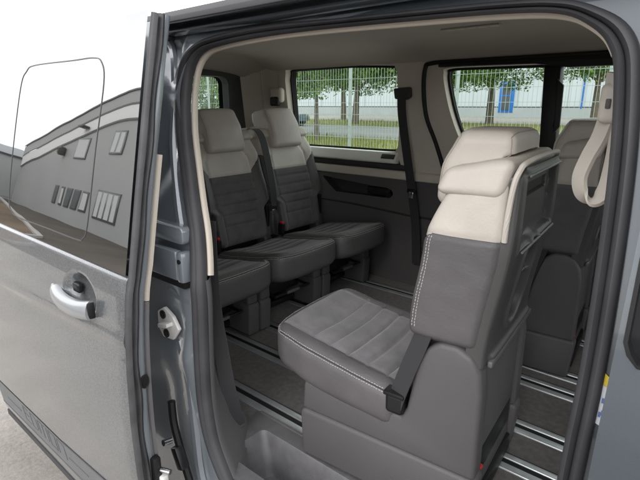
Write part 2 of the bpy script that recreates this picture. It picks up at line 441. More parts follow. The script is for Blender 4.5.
# --- roller arm, striker, gap shade, latch
m = MB()
m.box((-1.16, .668, 1.15), (.25, .022, .080), 'jamb_paint_lit', .005)
m.box((-1.026, .678, 1.147), (.028, .038, .084), 'jamb_paint_lit', .008)
m.cyl((-1.022, .660, 1.165), (-1.022, .6565, 1.165), .006, 'black')
m.build('roller_arm', van)
m = MB()
hx = [(-1.158, .990), (-1.125, 1.010), (-1.085, .992), (-1.060, .960), (-1.092, .920), (-1.14, .915), (-1.162, .940)]
m.prism(hx, 'Y', .676, .664, 'striker', .003)
m.prism([(-1.13, .953), (-1.085, .966), (-1.085, .978), (-1.13, .966)], 'Y', .664, .644, 'striker', .002)
m.build('striker_plate', van).parent = van
st = [o for o in van.children if o.name.startswith('striker')][0]
for (x, z) in ((-1.128, .988), (-1.118, .934)):
    k = MB(); k.cyl((x, .664, z), (x, .660, z), .0125, 'metal_dark', 16); k.cyl((x, .660, z), (x, .657, z), .007, 'black', 6); k.build('bolt', st)
m = MB()
m.tube(catmull([(-1.115, .655, .72), (-1.105, .650, .66), (-1.085, .648, .60), (-1.065, .648, .54), (-1.03, .648, .45)], 6), .012, 'black')  # black rod stands in for the dark gap beside the door
m.build('jamb_gap_shade', van)
m = MB()
m.box((-1.07, .640, .56), (.03, .03, .07), 'metal_dark', .006, rot=Matrix.Rotation(R(-25), 3, 'Y')); m.cyl((-1.085, .625, .62), (-1.085, .600, .625), .009, 'chrome')
m.build('lower_roller', van)

# --- B pillar flange, front door
m = MB()
fp = [(-.066, .28), (-.066, 1.735), (1.35, 1.735), (1.35, .28)]
YF = lambda z: Yd(z) + .138
wh = [(-.050, 1.250), (-.056, 1.264), (-.058, 1.45), (-.045, 1.66), (-.02, 1.69), (.9, 1.69), (1.1, 1.60), (1.25, 1.25), (1.24, 1.235), (-.04, 1.239)]
m.fill(fp, [wh], lambda u, v: (u, YF(v), v), 'paint', vcuts=zc, thick=(0, .05, 0))
front = m.build('front_door', van, ang=40)
m = MB(); m.fill(offs(wh, -.0), [], lambda u, v: (u, YF(v) + .012, v), 'dark_glass', vcuts=zc); m.build('door_glass', front)
m = MB()
m.sweep([(a, YF(b), b) for a, b in wh], [(-.003, .002), (.002, .002), (.003, -.012), (-.004, -.012)], (0, -1, 0), 'black', closed=True)
m.build('window_seal', front)
m = MB()
def stk(z): return Yn(z) - .0015
m.fill([(-.0765, 1.125), (-.0675, 1.122), (-.0675, 1.176), (-.0765, 1.180)], [], lambda u, v: (u, Yn(v) + .001, v), 'sticker', thick=(0, -.001, 0))
m.fill([(-.0765, 1.1805), (-.0675, 1.1765), (-.0675, 1.190), (-.0765, 1.196)], [], lambda u, v: (u, Yn(v) + .001, v), 'sticker_yellow', thick=(0, -.001, 0))
for k, (u0, v0) in enumerate(((-.0745, 1.135), (-.0735, 1.155), (-.0715, 1.138))):
    m.fill([(u0, v0), (u0 + .003, v0), (u0 + .003, v0 + .007), (u0, v0 + .007)], [], lambda u, v: (u, Yn(v) - .0004, v), 'sticker_blue', thick=(0, -.0006, 0))
m.build('tyre_pressure_sticker', van)

# --- C pillar inner trim and near belt
zz = [.50, .55, .60, .66, .70, .8, .9, 1.03, 1.125]
def contx(z):
    best = None
    for (a, b), (c, d) in zip(cont, cont[1:]):
        if (b - z) * (d - z) <= 0 and a < -.5 and b != d: best = a + (c - a) * (z - b) / (d - b)
    return best if best else -.88
Bz = lambda z: .765 + .075 * sm(.85, .62, z) + .05 * sm(.66, .55, z)
m = MB(); rows = []
for z in [.52 + .02 * k for k in range(31)]:
    x = contx(z); rows.append([(x + .002, .690, z), (x - .001, .702, z), (x - .020, .722, z), (-1.028 - .012 * sm(.6, 1.1, z), Bz(z) - .025, z), (-1.045, Bz(z) - .006, z), (-1.06, Bz(z), z), (-1.12, Bz(z) + .004, z), (-1.4, Bz(z) + .004, z)])
m.grid(rows, 'mid_trim'); m.build('pillar_trim', van, ang=50)
m = MB()
m.fill([(-2.5, FZ), (-1.25, FZ), (-1.25, 1.76), (-2.5, 1.76)], [], lambda u, v: (u, Yn(v) + .045, v), 'dark_trim', vcuts=zc); m.build('side_lining', van)
m = MB()
path = catmull([(-1.035, .772, 1.25), (-1.033, .768, 1.12), (-1.027, .766, 1.0), (-1.02, .772, .88), (-1.014, .782, .76), (-1.01, .795, .68), (-1.008, .808, .62), (-1.01, .815, .595)], 8)
def bn(i, p): t = i / len(path); return Vector((.25, -1, 0)).lerp(Vector((1, -.35, .1)), sm(.15, .8, t))
m.sweep(path, [(-.021, .0), (.021, 0), (.021, .0022), (-.021, .0022)], bn, 'belt'); m.build('belt_strap', van)
m = MB(); m.box((-1.03, .812, .592), (.05, .05, .012), 'dark_trim', .005); m.build('belt_slot', van)

# --- floor: carpet, rails, entry sill with step well
m = MB()
m.fill([(-2.5, .79), (-1.06, .79), (-1.06, .948), (.2, .948), (.2, .75), (1.4, .75), (1.4, 2.33), (-2.5, 2.33)], [], lambda u, v: (u, v, FZ), 'carpet'); m.build('floor_carpet', van)
rail0 = None
for y in (.985, 1.245, 1.43, 1.72, 1.85, 2.19):
    if rail0 is None:
        m = MB()
        for sg in (-1, 1): m.prism([(sg * .0095, 0), (sg * .037, 0), (sg * .035, .005), (sg * .012, .006)], 'X', -2.35, 1.2, 'alu', .001)
        m.box((-.575, 0, .0018), (3.55, .018, .0025), 'groove')
        m.box((-.575, .033, .003), (3.55, .0012, .0075), 'groove')
        rail0 = o = m.build('floor_rail', van)
    else: o = rail0.copy(); COL.objects.link(o); o.parent = van
    o.location = (0, y, FZ)
def ring(x0, x1, y0, y1, r, z): return [(x, y, z) for x, y in rrect(x0, x1, y0, y1, r, 5)]
m = MB()
rim = rrect(-.985, -.12, .742, .892, .022, 5)
m.fill([(-1.06, .69), (.2, .69), (.2, .948), (-1.06, .948)], [rim], lambda u, v: (u, v, FZ + .004), 'sill')
L_ = [ring(-.985, -.12, .742, .892, .022, FZ + .004), ring(-.981, -.124, .746, .888, .022, FZ - .002), ring(-.945, -.15, .765, .876, .03, .44), ring(-.935, -.16, .772, .868, .03, .424), ring(-.90, -.19, .80, .845, .02, .42)]
m.grid([r + [r[0]] for r in L_], 'sill')
m.fill([(x, y) for x, y, z in L_[-1]], [], lambda u, v: (u, v, .42), 'sill')
m.sweep([(-1.05, .944, FZ + .005), (.2, .944, FZ + .005)], [(-.004, 0), (.004, 0), (.004, .005), (-.004, .005)], (0, 0, 1), 'mid_trim')
m.build('entry_sill', van, ang=30)
m = MB(); m.box((-.6, .715, .40), (4.0, .035, .20), 'paint', .01); m.box((-.6, 1.55, .33), (3.9, 1.6, .10), 'black'); m.build('underbody', van)

# --- far wall
xc = [-2.4 + .1 * k for k in range(38)]
W1 = [(-2.2, 1.70)] + [(p.x, p.y) for p in catmull([(-2.19, 1.74, 0), (-2.15, 1.766, 0), (-1.8, 1.767, 0), (-1.445, 1.752, 0), (-1.402, 1.735, 0), (-1.39, 1.69, 0), (-1.38, 1.5, 0), (-1.385, 1.36, 0), (-1.40, 1.315, 0), (-1.45, 1.298, 0), (-1.8, 1.297, 0), (-2.1, 1.297, 0), (-2.17, 1.315, 0), (-2.19, 1.36, 0)], 4)]
W2 = [(p.x, p.y) for p in catmull([(-1.128, 1.70, 0), (-1.105, 1.722, 0), (-.9, 1.722, 0), (-.3, 1.715, 0), (-.14, 1.712, 0), (-.12, 1.69, 0), (-.12, 1.5, 0), (-.125, 1.32, 0), (-.15, 1.295, 0), (-.5, 1.292, 0), (-.93, 1.292, 0), (-.99, 1.325, 0), (-1.04, 1.40, 0), (-1.09, 1.52, 0), (-1.122, 1.64, 0)], 4, True)]
W3 = rrect(.1, .95, 1.25, 1.70, .06)
m = MB()
REC = [(p.x, p.y) for p in catmull([(-1.93, 1.12, 0), (-1.86, 1.118, 0), (-1.6, 1.10, 0), (-1.45, 1.092, 0), (-1.415, 1.065, 0), (-1.45, 1.038, 0), (-1.6, 1.036, 0), (-1.80, 1.034, 0), (-1.84, 1.045, 0)], 4, True)]
m.fill([(-2.5, FZ), (1.4, FZ), (1.4, 1.152), (-2.5, 1.152)], [REC], lambda u, v: (u, 2.33, v), 'dark_trim')
b_ = [(u, 2.33, v) for u, v in REC]
m.grid([b_ + [b_[0]], [(u * .985 - .024, 2.345, v) for u, _, v in b_ + [b_[0]]], [(u * .95 - .082, 2.385, v * .98 + .02) for u, _, v in b_ + [b_[0]]]], 'darker_trim')
m.fill([(u * .95 - .082, v * .98 + .02) for u, _, v in b_], [], lambda u, v: (u, 2.385, v), 'darker_trim')
m.box((-1.52, 2.352, 1.066), (.16, .03, .045), 'black', .01); m.cyl((-1.44, 2.35, 1.055), (-1.44, 2.32, 1.055), .016, 'black')
m.sweep([(-2.5, 2.327, .985), (-1.7, 2.327, .975), (-1.3, 2.327, .955), (1.3, 2.327, .955)], [(-.006, 0), (-.002, .003), (.002, .003), (.006, 0)], (0, -1, 0), 'darker_trim')
m.build('side_panel', van)
m = MB()
m.prism([(2.334, 1.15), (2.318, 1.151), (2.312, 1.156), (2.312, 1.192), (2.322, 1.200), (2.334, 1.2)], 'X', -2.5, 1.4, 'beige', .003)
m.build('belt_trim', van)
m = MB()
m.prism([(-2.45, 1.205), (-1.32, 1.200), (-1.30, 1.206), (-1.31, 1.222), (-1.36, 1.232), (-2.1, 1.240), (-2.45, 1.242)], 'Y', 2.34, 2.316, 'darker_trim', .004); m.build('belt_panel', van)
m = MB()
m.prism([(2.34, 1.236), (2.296, 1.238), (2.288, 1.246), (2.292, 1.253), (2.318, 1.297), (2.345, 1.300)], 'X', -2.45, -1.385, 'ledge', .004)
m.box((-1.44, 2.302, 1.275), (.085, .028, .006), 'darker_trim', .002, rot=Matrix.Rotation(R(58), 3, 'X'))
m.build('window_ledge', van)
m = MB()
m.fill([(-2.5, 1.2), (-2.25, 1.2), (-2.25, 1.255), (-1.38, 1.255), (-1.36, 1.2), (1.4, 1.2), (1.4, 1.80), (-2.5, 1.80)], [W1, W2, W3], lambda u, v: (u, Yf(v), v), 'beige', vcuts=(1.22, 1.5), thick=(0, .05, 0))
m.build('window_surround', van, ang=30)
for W, nm in ((W1, 'rear_quarter_window'), (W2, 'far_door_window'), (W3, 'front_window')):
    g = MB(); g.fill(offs(W, 0), [], lambda u, v: (u, Yf(v) + .052, v), 'win_glass')
    gl = g.build(nm, van)
    g = MB(); g.sweep([(a, Yf(b) + .05, b) for a, b in W], [(-.012, 0), (.012, 0), (.012, .004), (-.012, .004)], (0, -1, 0), 'black', closed=True); g.build('window_seal', gl)
# far sliding door: seal line, centre bar of the sliding pane, header seal
m = MB()
fs = catmull([(-.2, 2.27, 1.748), (-1.0, 2.272, 1.750), (-1.19, 2.274, 1.748), (-1.225, 2.276, 1.725), (-1.232, 2.285, 1.62), (-1.215, 2.30, 1.49), (-1.16, 2.315, 1.36), (-1.11, 2.325, 1.22), (-1.092, 2.327, 1.12), (-1.09, 2.327, .9), (-1.09, 2.327, .58)], 8)
m.sweep(fs, [(-.010, -.004), (-.008, .010), (0, .014), (.008, .010), (.010, -.004)], (0, -1, 0), 'black')
m.build('far_door_seal', van, ang=60)
m = MB()
m.prism([(-1.15, 1.727), (-.70, 1.720), (-.56, 1.700), (.9, 1.700), (.9, 1.742), (-1.15, 1.744)], 'Y', 2.292, 2.26, 'black', .005)
m.build('far_door_header', van)
m = MB()
m.prism([(-.668, 1.74), (-.60, 1.74), (-.575, 1.28), (-.643, 1.28)], 'Y', 2.34, 2.285, 'black', .006)
for z in (1.62, 1.545, 1.47): m.box((-.588, 2.285, z), (.022, .02, .03), 'metal_dark', .004)
m.prism([(-.606, 1.66), (-.575, 1.63), (-.57, 1.46), (-.592, 1.43)], 'Y', 2.285, 2.272, 'black', .004)
m.build('sliding_pane_bar', van)
m = MB()
m.prism([(-1.40, 1.635), (-1.30, 1.64), (-1.295, 1.59), (-1.32, 1.575), (-1.39, 1.58)], 'Y', 2.29, 2.262, 'darker_trim', .008); m.build('belt_guide', van)
m = MB()
bp_ = catmull([(-1.345, 2.262, 1.60), (-1.335, 2.258, 1.5), (-1.30, 2.265, 1.3), (-1.265, 2.278, 1.1), (-1.235, 2.285, .9), (-1.22, 2.285, .7)], 8)
m.sweep(bp_, [(-.025, 0), (.025, 0), (.025, .002), (-.025, .002)], (0, -1, 0), 'belt')
bl = m.build('belt_strap', van)
m = MB(); m.box((-1.262, 2.268, 1.105), (.052, .012, .02), 'black', .003); m.box((-1.262, 2.262, 1.085), (.028, .006, .035), 'chrome', .003); m.build('belt_tongue', bl)
m = MB()
m.rbox((-2.30, 2.235, 1.565), (-2.20, 2.285, 1.655), .02, (4, 4, 4), m='beige'); m.rbox((-2.285, 2.222, 1.545), (-2.215, 2.262, 1.60), .012, (3, 3, 3), m='black')
m.build('belt_reel', van)

# --- rear: D pillar corner, tailgate frame and window
m = MB()
rows = []
for z in [.55 + .05 * k for k in range(26)]:
    y = Yf(z); rows.append([(-2.5, y - .105, z), (-2.492, y - .095, z), (-2.46, y - .075, z), (-2.41, y - .035, z), (-2.35, y - .012, z), (-2.26, y - .003, z)])
m.grid([r for r in rows if r[0][2] >= 1.15], 'beige'); m.grid([r for r in rows if r[0][2] <= 1.16], 'dark_trim')
m.sweep([(-2.385, Yf(z) - .026, z) for z in (1.2, 1.4, 1.6, 1.76)], [(-.004, 0), (0, .003), (.004, 0)], (.5, -1, 0), 'beige'); m.build('rear_pillar_trim', van, ang=60)
m = MB()
TW = rrect(.98, 2.075, 1.24, 1.722, .05)
m.fill([(.80, FZ), (2.25, FZ), (2.25, 1.80), (.80, 1.80)], [TW], lambda u, v: (-2.5, u, v), 'darker_trim', thick=(-.06, 0, 0))
m.build('tailgate', van)
tg = [o for o in van.children if o.name == 'tailgate'][0]
m = MB(); m.fill(TW, [], lambda u, v: (-2.555, u, v), 'win_glass'); m.build('rear_window', tg)
m = MB(); m.fill([(.72, .35), (2.38, .35), (2.38, 1.76), (.76, 1.76)], [TW], lambda u, v: (-2.60, u, v), 'paint'); m.build('tailgate_skin', tg)
m = MB(); m.fill([(-2.6, .35), (1.5, .35), (1.5, 1.77), (-2.6, 1.77)], [W1, W2, W3], lambda u, v: (u, 2.42 - max(0, v - 1.1) * .06, v), 'paint'); m.build('far_body_side', van)

# --- headliner
hs = [(.808, 1.702), (.83, 1.722), (.90, 1.765), (1.05, 1.812), (1.3, 1.845), (1.57, 1.852), (1.9, 1.848), (2.1, 1.832), (2.20, 1.808), (2.255, 1.778), (2.272, 1.758)]
hs = [(p.x, p.y) for p in catmull([(a, b, 0) for a, b in hs], 4)]
m = MB(); rows = []
for x in [-2.5, -2.47, -2.42, -2.35, -2.2, -1.8, -1.4, -1.0, -.6, -.2, .2, .6, 1.0, 1.3]:
    e = sm(-2.35, -2.5, x)
    rows.append([(x, y, z - e * .09 * (1 if z > 1.76 else .3)) for y, z in hs])
m.grid(rows, 'headliner'); m.build('headliner', van, ang=70)
m = MB()
m.box((-.86, 1.95, 1.845), (.24, .05, .006), 'headliner', .003, rot=Matrix.Rotation(R(4), 3, 'X'))
for k in range(5): m.box((-.95 + .045 * k, 1.95, 1.842), (.035, .03, .002), 'beige', .001)
m.build('ceiling_vent', van)
m = MB(); m.prism(rrect(-.30, -.02, 1.55, 1.9, .04), 'Z', 1.85, 1.838, 'headliner', .004); m.box((-.16, 1.66, 1.837), (.10, .09, .006), 'beige', .003); m.build('ceiling_console', van)

# --- front end (behind the picture's edge): bulkhead and windscreen close the cabin
m = MB(); m.box((1.42, 1.55, .85), (.06, 1.55, .7), 'dark_trim', .01); m.build('front_bulkhead', van)
m = MB(); m.grid([[(1.42, .85, 1.2), (1.42, 2.25, 1.2)], [(1.05, .9, 1.80), (1.05, 2.2, 1.80)]], 'clear_glass'); m.build('windscreen', van)

# --- cream strap handle hanging by the front pillar
m = MB()
sp = catmull([(-.160, .93, 1.60), (-.163, .94, 1.545), (-.172, .95, 1.50), (-.187, .955, 1.46), (-.195, .955, 1.425), (-.187, .952, 1.397), (-.168, .948, 1.388), (-.152, .946, 1.405), (-.146, .945, 1.45), (-.142, .93, 1.52), (-.14, .92, 1.6)], 8)
hw = .016
m.sweep(sp, [(-.0035, -hw), (.0, -hw - .001), (.0035, -hw), (.0045, 0), (.0035, hw), (-.0035, hw), (-.0045, 0)], (.75, -.66, 0), 'cream')
st_ = m.build('strap_handle', van, ang=60)
m = MB(); m.rbox((-.178, .925, 1.52), (-.145, .95, 1.585), .011, (3, 3, 4), m='cream'); m.box((-.163, .925, 1.552), (.008, .006, .016), 'dark_trim', .002); m.build('strap_buckle', st_)

# ------------------------------------------------------------------ sliding door
door = empty('sliding_door'); door.parent = van
XD0, XD1 = -1.0, -2.16
m = MB()
def skin_off(x, z):
    d = 0
    # handle bowl
    q = ((x + 1.225) / .095) ** 2 + ((z - 1.075) / .062) ** 2
    if q < 1: d += .030 * sm(1, .15, q)
    # crease under the handle
    d += -.004 * math.exp(-((z - 1.0 - .05 * (x + 1.3)) / .016) ** 2) + .003 * math.exp(-((z - .965 - .05 * (x + 1.3)) / .02) ** 2)
    return d
zs = [.30 + .02 * k for k in range(33)] + [.96 + .006 * k for k in range(32)] + [1.148, 1.155, 1.160, 1.165]
xs = [XD0 - .003 - .02 * k for k in range(6)] + [-1.11 - .006 * k for k in range(40)] + [-1.36 - .04 * k for k in range(21)]
rows = []
for z in zs:
    r = []
    for k, x in enumerate(xs):
        e = max(0, 1 - (XD0 - x) / .02) if k < 3 else 0
        r.append((x, Yd(z) + skin_off(x, z) + .006 * e * e, z))
    r = [(XD0, Yd(z) + .014, z), (XD0, Yd(z) + .03, z)][::-1] + r
    rows.append(r)
top = [(x, y + .008, 1.170) for x, y, z in rows[-1]]; rows.append(top)
m.grid(rows, 'door_paint_lit'); m.build('door_skin', door, ang=40)
m = MB()   # tinted glass, full height
rows = [[(x, Yd(z), z) for x in (XD0 - .006, XD0 - .3, XD0 - .6, XD0 - .9, XD1 + .004)] for z in [1.172 + .023 * k for k in range(26)]]
m.grid(rows, 'door_glass'); dg = m.build('door_glass', door)
m = MB()   # outline of the sliding pane in the glass
pl = catmull([(x, 0, z) for x, z in ((-1.70, 1.60), (-1.66, 1.648), (-1.60, 1.662), (-1.35, 1.662), (-1.24, 1.662), (-1.195, 1.650), (-1.175, 1.60), (-1.19, 1.45), (-1.205, 1.26), (-1.225, 1.222), (-1.26, 1.213), (-1.45, 1.213), (-1.66, 1.213), (-1.72, 1.225), (-1.745, 1.26), (-1.735, 1.4))], 6, True)
m.sweep([(p.x, Yd(p.z) - .0003, p.z) for p in pl], [(-.0014, -.001), (-.0014, .0009), (.0014, .0009), (.0014, -.001)], (0, -1, .2), 'frame_grey', closed=True); m.build('pane_outline', door)
m = MB()   # door thickness: painted inner frame with rounded rebate
def Yi(z): return Yd(z) + .056
zd = [.30 + .03 * k for k in range(49)]
rows = [[(XD0 + .0, Yd(z) + .022, z), (XD0 + .004, Yd(z) + .032, z), (XD0 + .006, Yd(z) + .042, z), (XD0 + .002, Yd(z) + .050, z), (XD0 - .012, Yi(z), z), (XD0 - .10, Yi(z) + .006, z), (XD0 - .14, Yi(z) + .002, z), (XD1, Yi(z), z)] for z in zd]
m.grid(rows, 'jamb_paint_lit'); m.build('door_frame', door, ang=50)
m = MB()   # double weatherstrip on the leading edge
pth = [(XD0, Yd(z), z) for z in zd]
m.sweep(pth, [(-.001, .004), (.003, .012), (-.001, .020), (-.009, .021), (-.012, .014), (-.010, .004)], lambda i, p: (1, 0, 0), 'rubber_grey', scale=lambda t, p: -1)
wv = [(XD0 + .001 + .0012 * math.sin(z * 23), Yd(z) + .025 + .002 * math.sin(z * 31), z) for z in zd]
m.sweep(wv, [(-.008, .0), (-.006, .010), (0, .014), (.006, .011), (.008, 0)], lambda i, p: (1, 0, 0), 'rubber_grey')
m.build('weatherstrip', door, ang=60)
m = MB()   # pale inner trim edge, grey below
for z0, z1, mt in ((1.10, 1.44, 'beige_edge'), (.32, 1.098, 'mid_trim')):
    zl = [z0 + (z1 - z0) * k / 12 for k in range(13)]
    m.sweep([(XD0 - .004, Yi(z) + .004, z) for z in zl], [(-.006, 0), (-.004, .006), (.004, .006), (.006, 0)], lambda i, p: (1, 0, 0), mt)
m.build('inner_trim', door, ang=60)
m = MB()
sl = [(XD0 + .007, Yd(.90) + .044 + .010 * math.cos(a), .90 + .017 * math.sin(a)) for a in [2 * math.pi * k / 20 for k in range(20)]]
b = bmesh.new(); b.faces.new([b.verts.new(p) for p in sl]); m.join(b, 'black'); m.tube(sl, .002, 'black', closed=True); m.build('latch_hole', door)
m = MB()
m.box((XD0 + .012, Yd(.64) + .048, .645), (.022, .022, .075), 'black', .005); m.cyl((XD0 + .024, Yd(.64) + .055, .645), (XD0 + .05, Yd(.64) + .065, .645), .007, 'chrome'); m.box((XD0 + .02, Yd(.64) + .058, .618), (.03, .02, .02), 'striker', .004)
m.build('door_latch', door)
# handle: bowed grip across the bowl
m = MB()
hp = catmull([(-1.385, .490, 1.062), (-1.37, .480, 1.057), (-1.33, .468, 1.050), (-1.27, .461, 1.046), (-1.20, .460, 1.050), (-1.155, .464, 1.057), (-1.136, .468, 1.060)], 8)
m.sweep(hp, [(-.030, -.012), (-.029, -.002), (-.022, .005), (-.008, .009), (.008, .009), (.020, .004), (.024, -.004), (.018, -.012), (-.014, -.016)], (0, -1, .25), 'silver', scale=lambda t, p: .28 + .38 * sm(0, .25, t) + .26 * t)
hd = m.build('door_handle', door, ang=70)
m = MB(); m.box((-1.1345, .474, 1.061), (.003, .018, .042), 'metal_dark', .002); m.build('handle_gasket', hd)
m = MB(); m.rbox((-1.285, .496, 1.068), (-1.25, .512, 1.096), .007, (3, 3, 3), m='metal_dark'); m.build('bowl_shade', hd)  # dark block painted in for the shaded recess of the handle bowl
# decor film, lettering and painted bottom shadow line along the sill
m = MB()
m.fill([(XD1 + .002, .350), (XD0 - .004, .385), (XD0 - .004, .522), (-1.348, .493), (-1.515, .479), (XD1 + .002, .468)], [], lambda u, v: (u, Yd(v) - .0016, v), 'film', vcuts=[.35 + .02 * k for k in range(9)], ucuts=[-2.1 + .1 * k for k in range(11)])
m.build('decor_stripe', door)
m = MB()
def stroke(a, b_, w=.0024):
    a, b_ = Vector((a[0], 0, a[1])), Vector((b_[0], 0, b_[1]))
    n = max(2, int((b_ - a).length / .03)); P = [a.lerp(b_, k / n) for k in range(n + 1)]
    m.sweep([(p.x, Yd(p.z) - .0019, p.z) for p in P], [(-w / 2, -.0008), (-w / 2, .0008), (w / 2, .0008), (w / 2, -.0008)], (0, -1, 0), 'film_dark')
LB = lambda x: .396 + (x + 1.874) * .03
HT = .062
def letter(x, segs, w):
    for (a, b_) in segs: stroke((x + a[0] * w, LB(x) + a[1] * HT), (x + b_[0] * w, LB(x) + b_[1] * HT))
E_ = [((0, 1), (1, 1)), ((0, .52), (.9, .52)), ((0, 0), (1, 0)), ((0, 0), (0, 1))]
D_ = [((0, 1), (.75, 1)), ((.75, 1), (1, .8)), ((1, .8), (1, .2)), ((1, .2), (.75, 0)), ((.75, 0), (0, 0)), ((0, 0), (0, 1))]
I_ = [((0, 0), (0, 1))]; T_ = [((0, 1), (1, 1)), ((.5, 0), (.5, 1))]
O_ = [((0, 0), (1, 0)), ((1, 0), (1, 1)), ((1, 1), (0, 1)), ((0, 1), (0, 0))]
N_ = [((0, 0), (0, 1)), ((0, 1), (.8, 1)), ((.8, 1), (1, .85)), ((1, .85), (1, 0))]
for x, sg, w in ((-1.874, E_, .05), (-1.805, D_, .052), (-1.735, I_, 1), (-1.722, T_, .05), (-1.658, I_, 1), (-1.640, O_, .052), (-1.570, N_, .055)): letter(x, sg, w)
stroke((-2.06, .412), (-1.915, .414), .0035); stroke((-1.49, .428), (-1.35, .436), .0035); stroke((XD1 + .004, .352), (XD0 - .006, .387), .006)  # last stroke paints the shadow line along the door's bottom edge
stroke((-1.515, .479), (-1.348, .4925), .004); stroke((-1.348, .4925), (XD0 - .006, .521), .004)
m.build('edition_lettering', door)
m = MB(); m.sweep([(x, .518, .293) for x in (XD1, -1.6, XD0)], [(-.012, -.02), (-.012, .015), (.012, .015), (.012, -.02)], (0, -1, 0), 'rubber'); m.build('lower_seal', door)

# ------------------------------------------------------------------ seats (local: x forward, y across, z above the floor)
HX, HZ = .10, .40
def g_(x, c, w): return math.exp(-((x - c) / w) ** 2)
def make_seat(side, label, group, full_belt=True, hz=(.780, .952), hw_=.126, SU='suede', LE='leather', cf=.685, bf=.55):
    root = tag(empty('passenger_seat'), label, 'seat', group)
    # cushion
    CL, CH = (.232, -.212, .235), (cf, .212, .392)
    seams = (.53, .47, .408, .347, .286, .225)
    def fc(v):
        x, y, z = v; u = (z - CL[2]) / (CH[2] - CL[2])
        top = sm(.55, .95, u)
        z = z - (CH[0] - x) * (.07 + .09 * u) + .03 * 0
        z += .022 * (1 - u) * sm(.45, cf, v.x)                           # lifted front underside
        d = -.012 * (1 - min(1, abs(y) / .17) ** 2) * sm(cf, cf - .165, x)
        if abs(y) < .17:
            for q in seams: d -= .0068 * g_(x, q, .0055) * sm(.166, .155, abs(y))
        d -= .0075 * g_(abs(y), .16, .0055) * sm(cf - .015, cf - .04, x)
        d += .0032 * sum(0 if not (a > x > b) else math.sin(math.pi * (x - b) / (a - b)) for a, b in zip(seams, seams[1:])) * sm(.16, .10, abs(y))
        d += .0035 * noise.noise(Vector((v.x * 9, v.y * 9, 1.7 * side)))
        z += d * top
        # soft front: rounder in plan, slight bulge
        x2 = x - .035 * (abs(y) / .212) ** 4 * sm(cf - .165, cf, x)
        y2 = y * (1 - .05 * sm(cf - .265, cf, x)) + (.006 if y > 0 else -.006) * math.sin(math.pi * u) * sm(.1, .2, abs(y))
        y2 += .002 * noise.noise(Vector((v.x * 14, v.z * 14, 4 + side)))
        return Vector((x2, y2, z))
    m = MB()
    mp = m.rbox(CL, CH, .042, (64, 44, 6), fc, lambda c, n: SU if n.z > .45 and abs(c.y) < .158 and c.x < cf - .028 else LE, cuts=[((0, .158, 0), (0, 1, 0)), ((0, -.158, 0), (0, 1, 0)), ((cf - .028, 0, 0), (1, 0, 0))])
    h = [(b - a) / 2 for a, b in zip(CL, CH)]
    for dz, ins in ((.020, .0012), (.033, .0012)):
        for sg in (-1, 1):
            pth = [mp((-h[0] + .02 + k * (2 * h[0] - .02) / 50, sg * h[1], h[2] - .042 + dz)) + Vector((0, sg * .0006, .0004)) for k in range(51)]
            m.dashes(pth, 'thread', .0075, .0048, .0007)
        pth = [mp((h[0], -h[1] + k * 2 * h[1] / 50, h[2] - .042 + dz)) + Vector((.0008, 0, .0004)) for k in range(51)]
        m.dashes(pth, 'thread', .0075, .0048, .0007)
    for sg in (-1, 1): m.tube([mp((-h[0] + .02 + k * (2 * h[0] - .03) / 50, sg * h[1], h[2] - .042 + .0265)) for k in range(51)], .0014, 'seam', 5)
    m.tube([mp((h[0], -h[1] + k * 2 * h[1] / 50, h[2] - .042 + .0265)) for k in range(51)], .0014, 'seam', 5)
    m.build('cushion', root, ang=50)
    # backrest
    BL, BH = (0, -.205, .30), (.20, .205, .868)
    rows = (.40, .452, .504, .556, .606)
    def edge(z): return .138 - .045 * sm(.70, .84, z)
    def bnd(y): return .662 + (abs(y) - .138) * 1.10
    def xf(z): return .205 - .022 * sm(.5, .73, z) - .045 * sm(.70, .90, z)
    def fb(v):
        x, y, z = v; u = x / .20
        w = 1 - .22 * sm(.50, .455, z) - .07 * sm(.70, .89, z)
        f = sm(.6, .98, u)
        bx = .050 - .030 * sm(.168, .192, abs(y)) + .032 * sm(.74, .46, z); X = bx + u * (xf(z) - bx)
        d = (.030 * min(1, abs(y) / .2) ** 3 - .012) * sm(.9, .7, z)
        if abs(y) < edge(z) + .01 and z < .66:
            for q in rows: d -= .007 * g_(z, q, .0055) * sm(edge(z) + .004, edge(z) - .008, abs(y))
        d -= .006 * g_(z, .648 if abs(y) < edge(z) else bnd(y), .004)
        d -= .007 * g_(abs(y), edge(z), .0055)
        d += .003 * noise.noise(Vector((v.y * 8, v.z * 8, 9.1)))
        yo = y * w
        # side panel: seam at the cream/grey break and a soft bulge
        sd = sm(.17, .2, abs(y))
        yo += (1 if y > 0 else -1) * sd * (.007 * math.sin(math.pi * min(1, max(0, u))) - .004 * g_(z, .735, .004) + .0025 * noise.noise(Vector((v.x * 12, v.z * 7, 2.3))) + .0012 * noise.noise(Vector((v.x * 26, v.z * 34, 5.3))))
        return Vector((X + d * f, yo, z))
    def mb(c, n):
        if n.x > .35:
            if abs(c.y) < .138: return 'cream' if c.z > .648 else SU
            return 'cream' if c.z > bnd(c.y) else LE
        return 'cream' if c.z > .735 else LE
    m = MB()
    mp = m.rbox(BL, BH, .030, (12, 44, 82), fb, mb, cuts=[((0, 0, .735), (0, 0, 1)), ((0, 0, .648), (0, 0, 1)), ((0, .138, 0), (0, 1, 0)), ((0, -.138, 0), (0, 1, 0)), ((0, .138, .662), (0, -1.1, 1)), ((0, -.138, .662), (0, 1.1, 1))])
    hb = [(b - a) / 2 for a, b in zip(BL, BH)]
    for sg in (-1, 1):
        for xo in (.072, .079):
            pth = [mp((xo, sg * hb[1], -hb[2] + .21 + k * .34 / 60)) + Vector((.0004, sg * .0006, 0)) for k in range(61)]
            pth = [p for p in pth if p.z < .733]
            m.dashes(pth, 'thread', .0075, .0048, .0007)
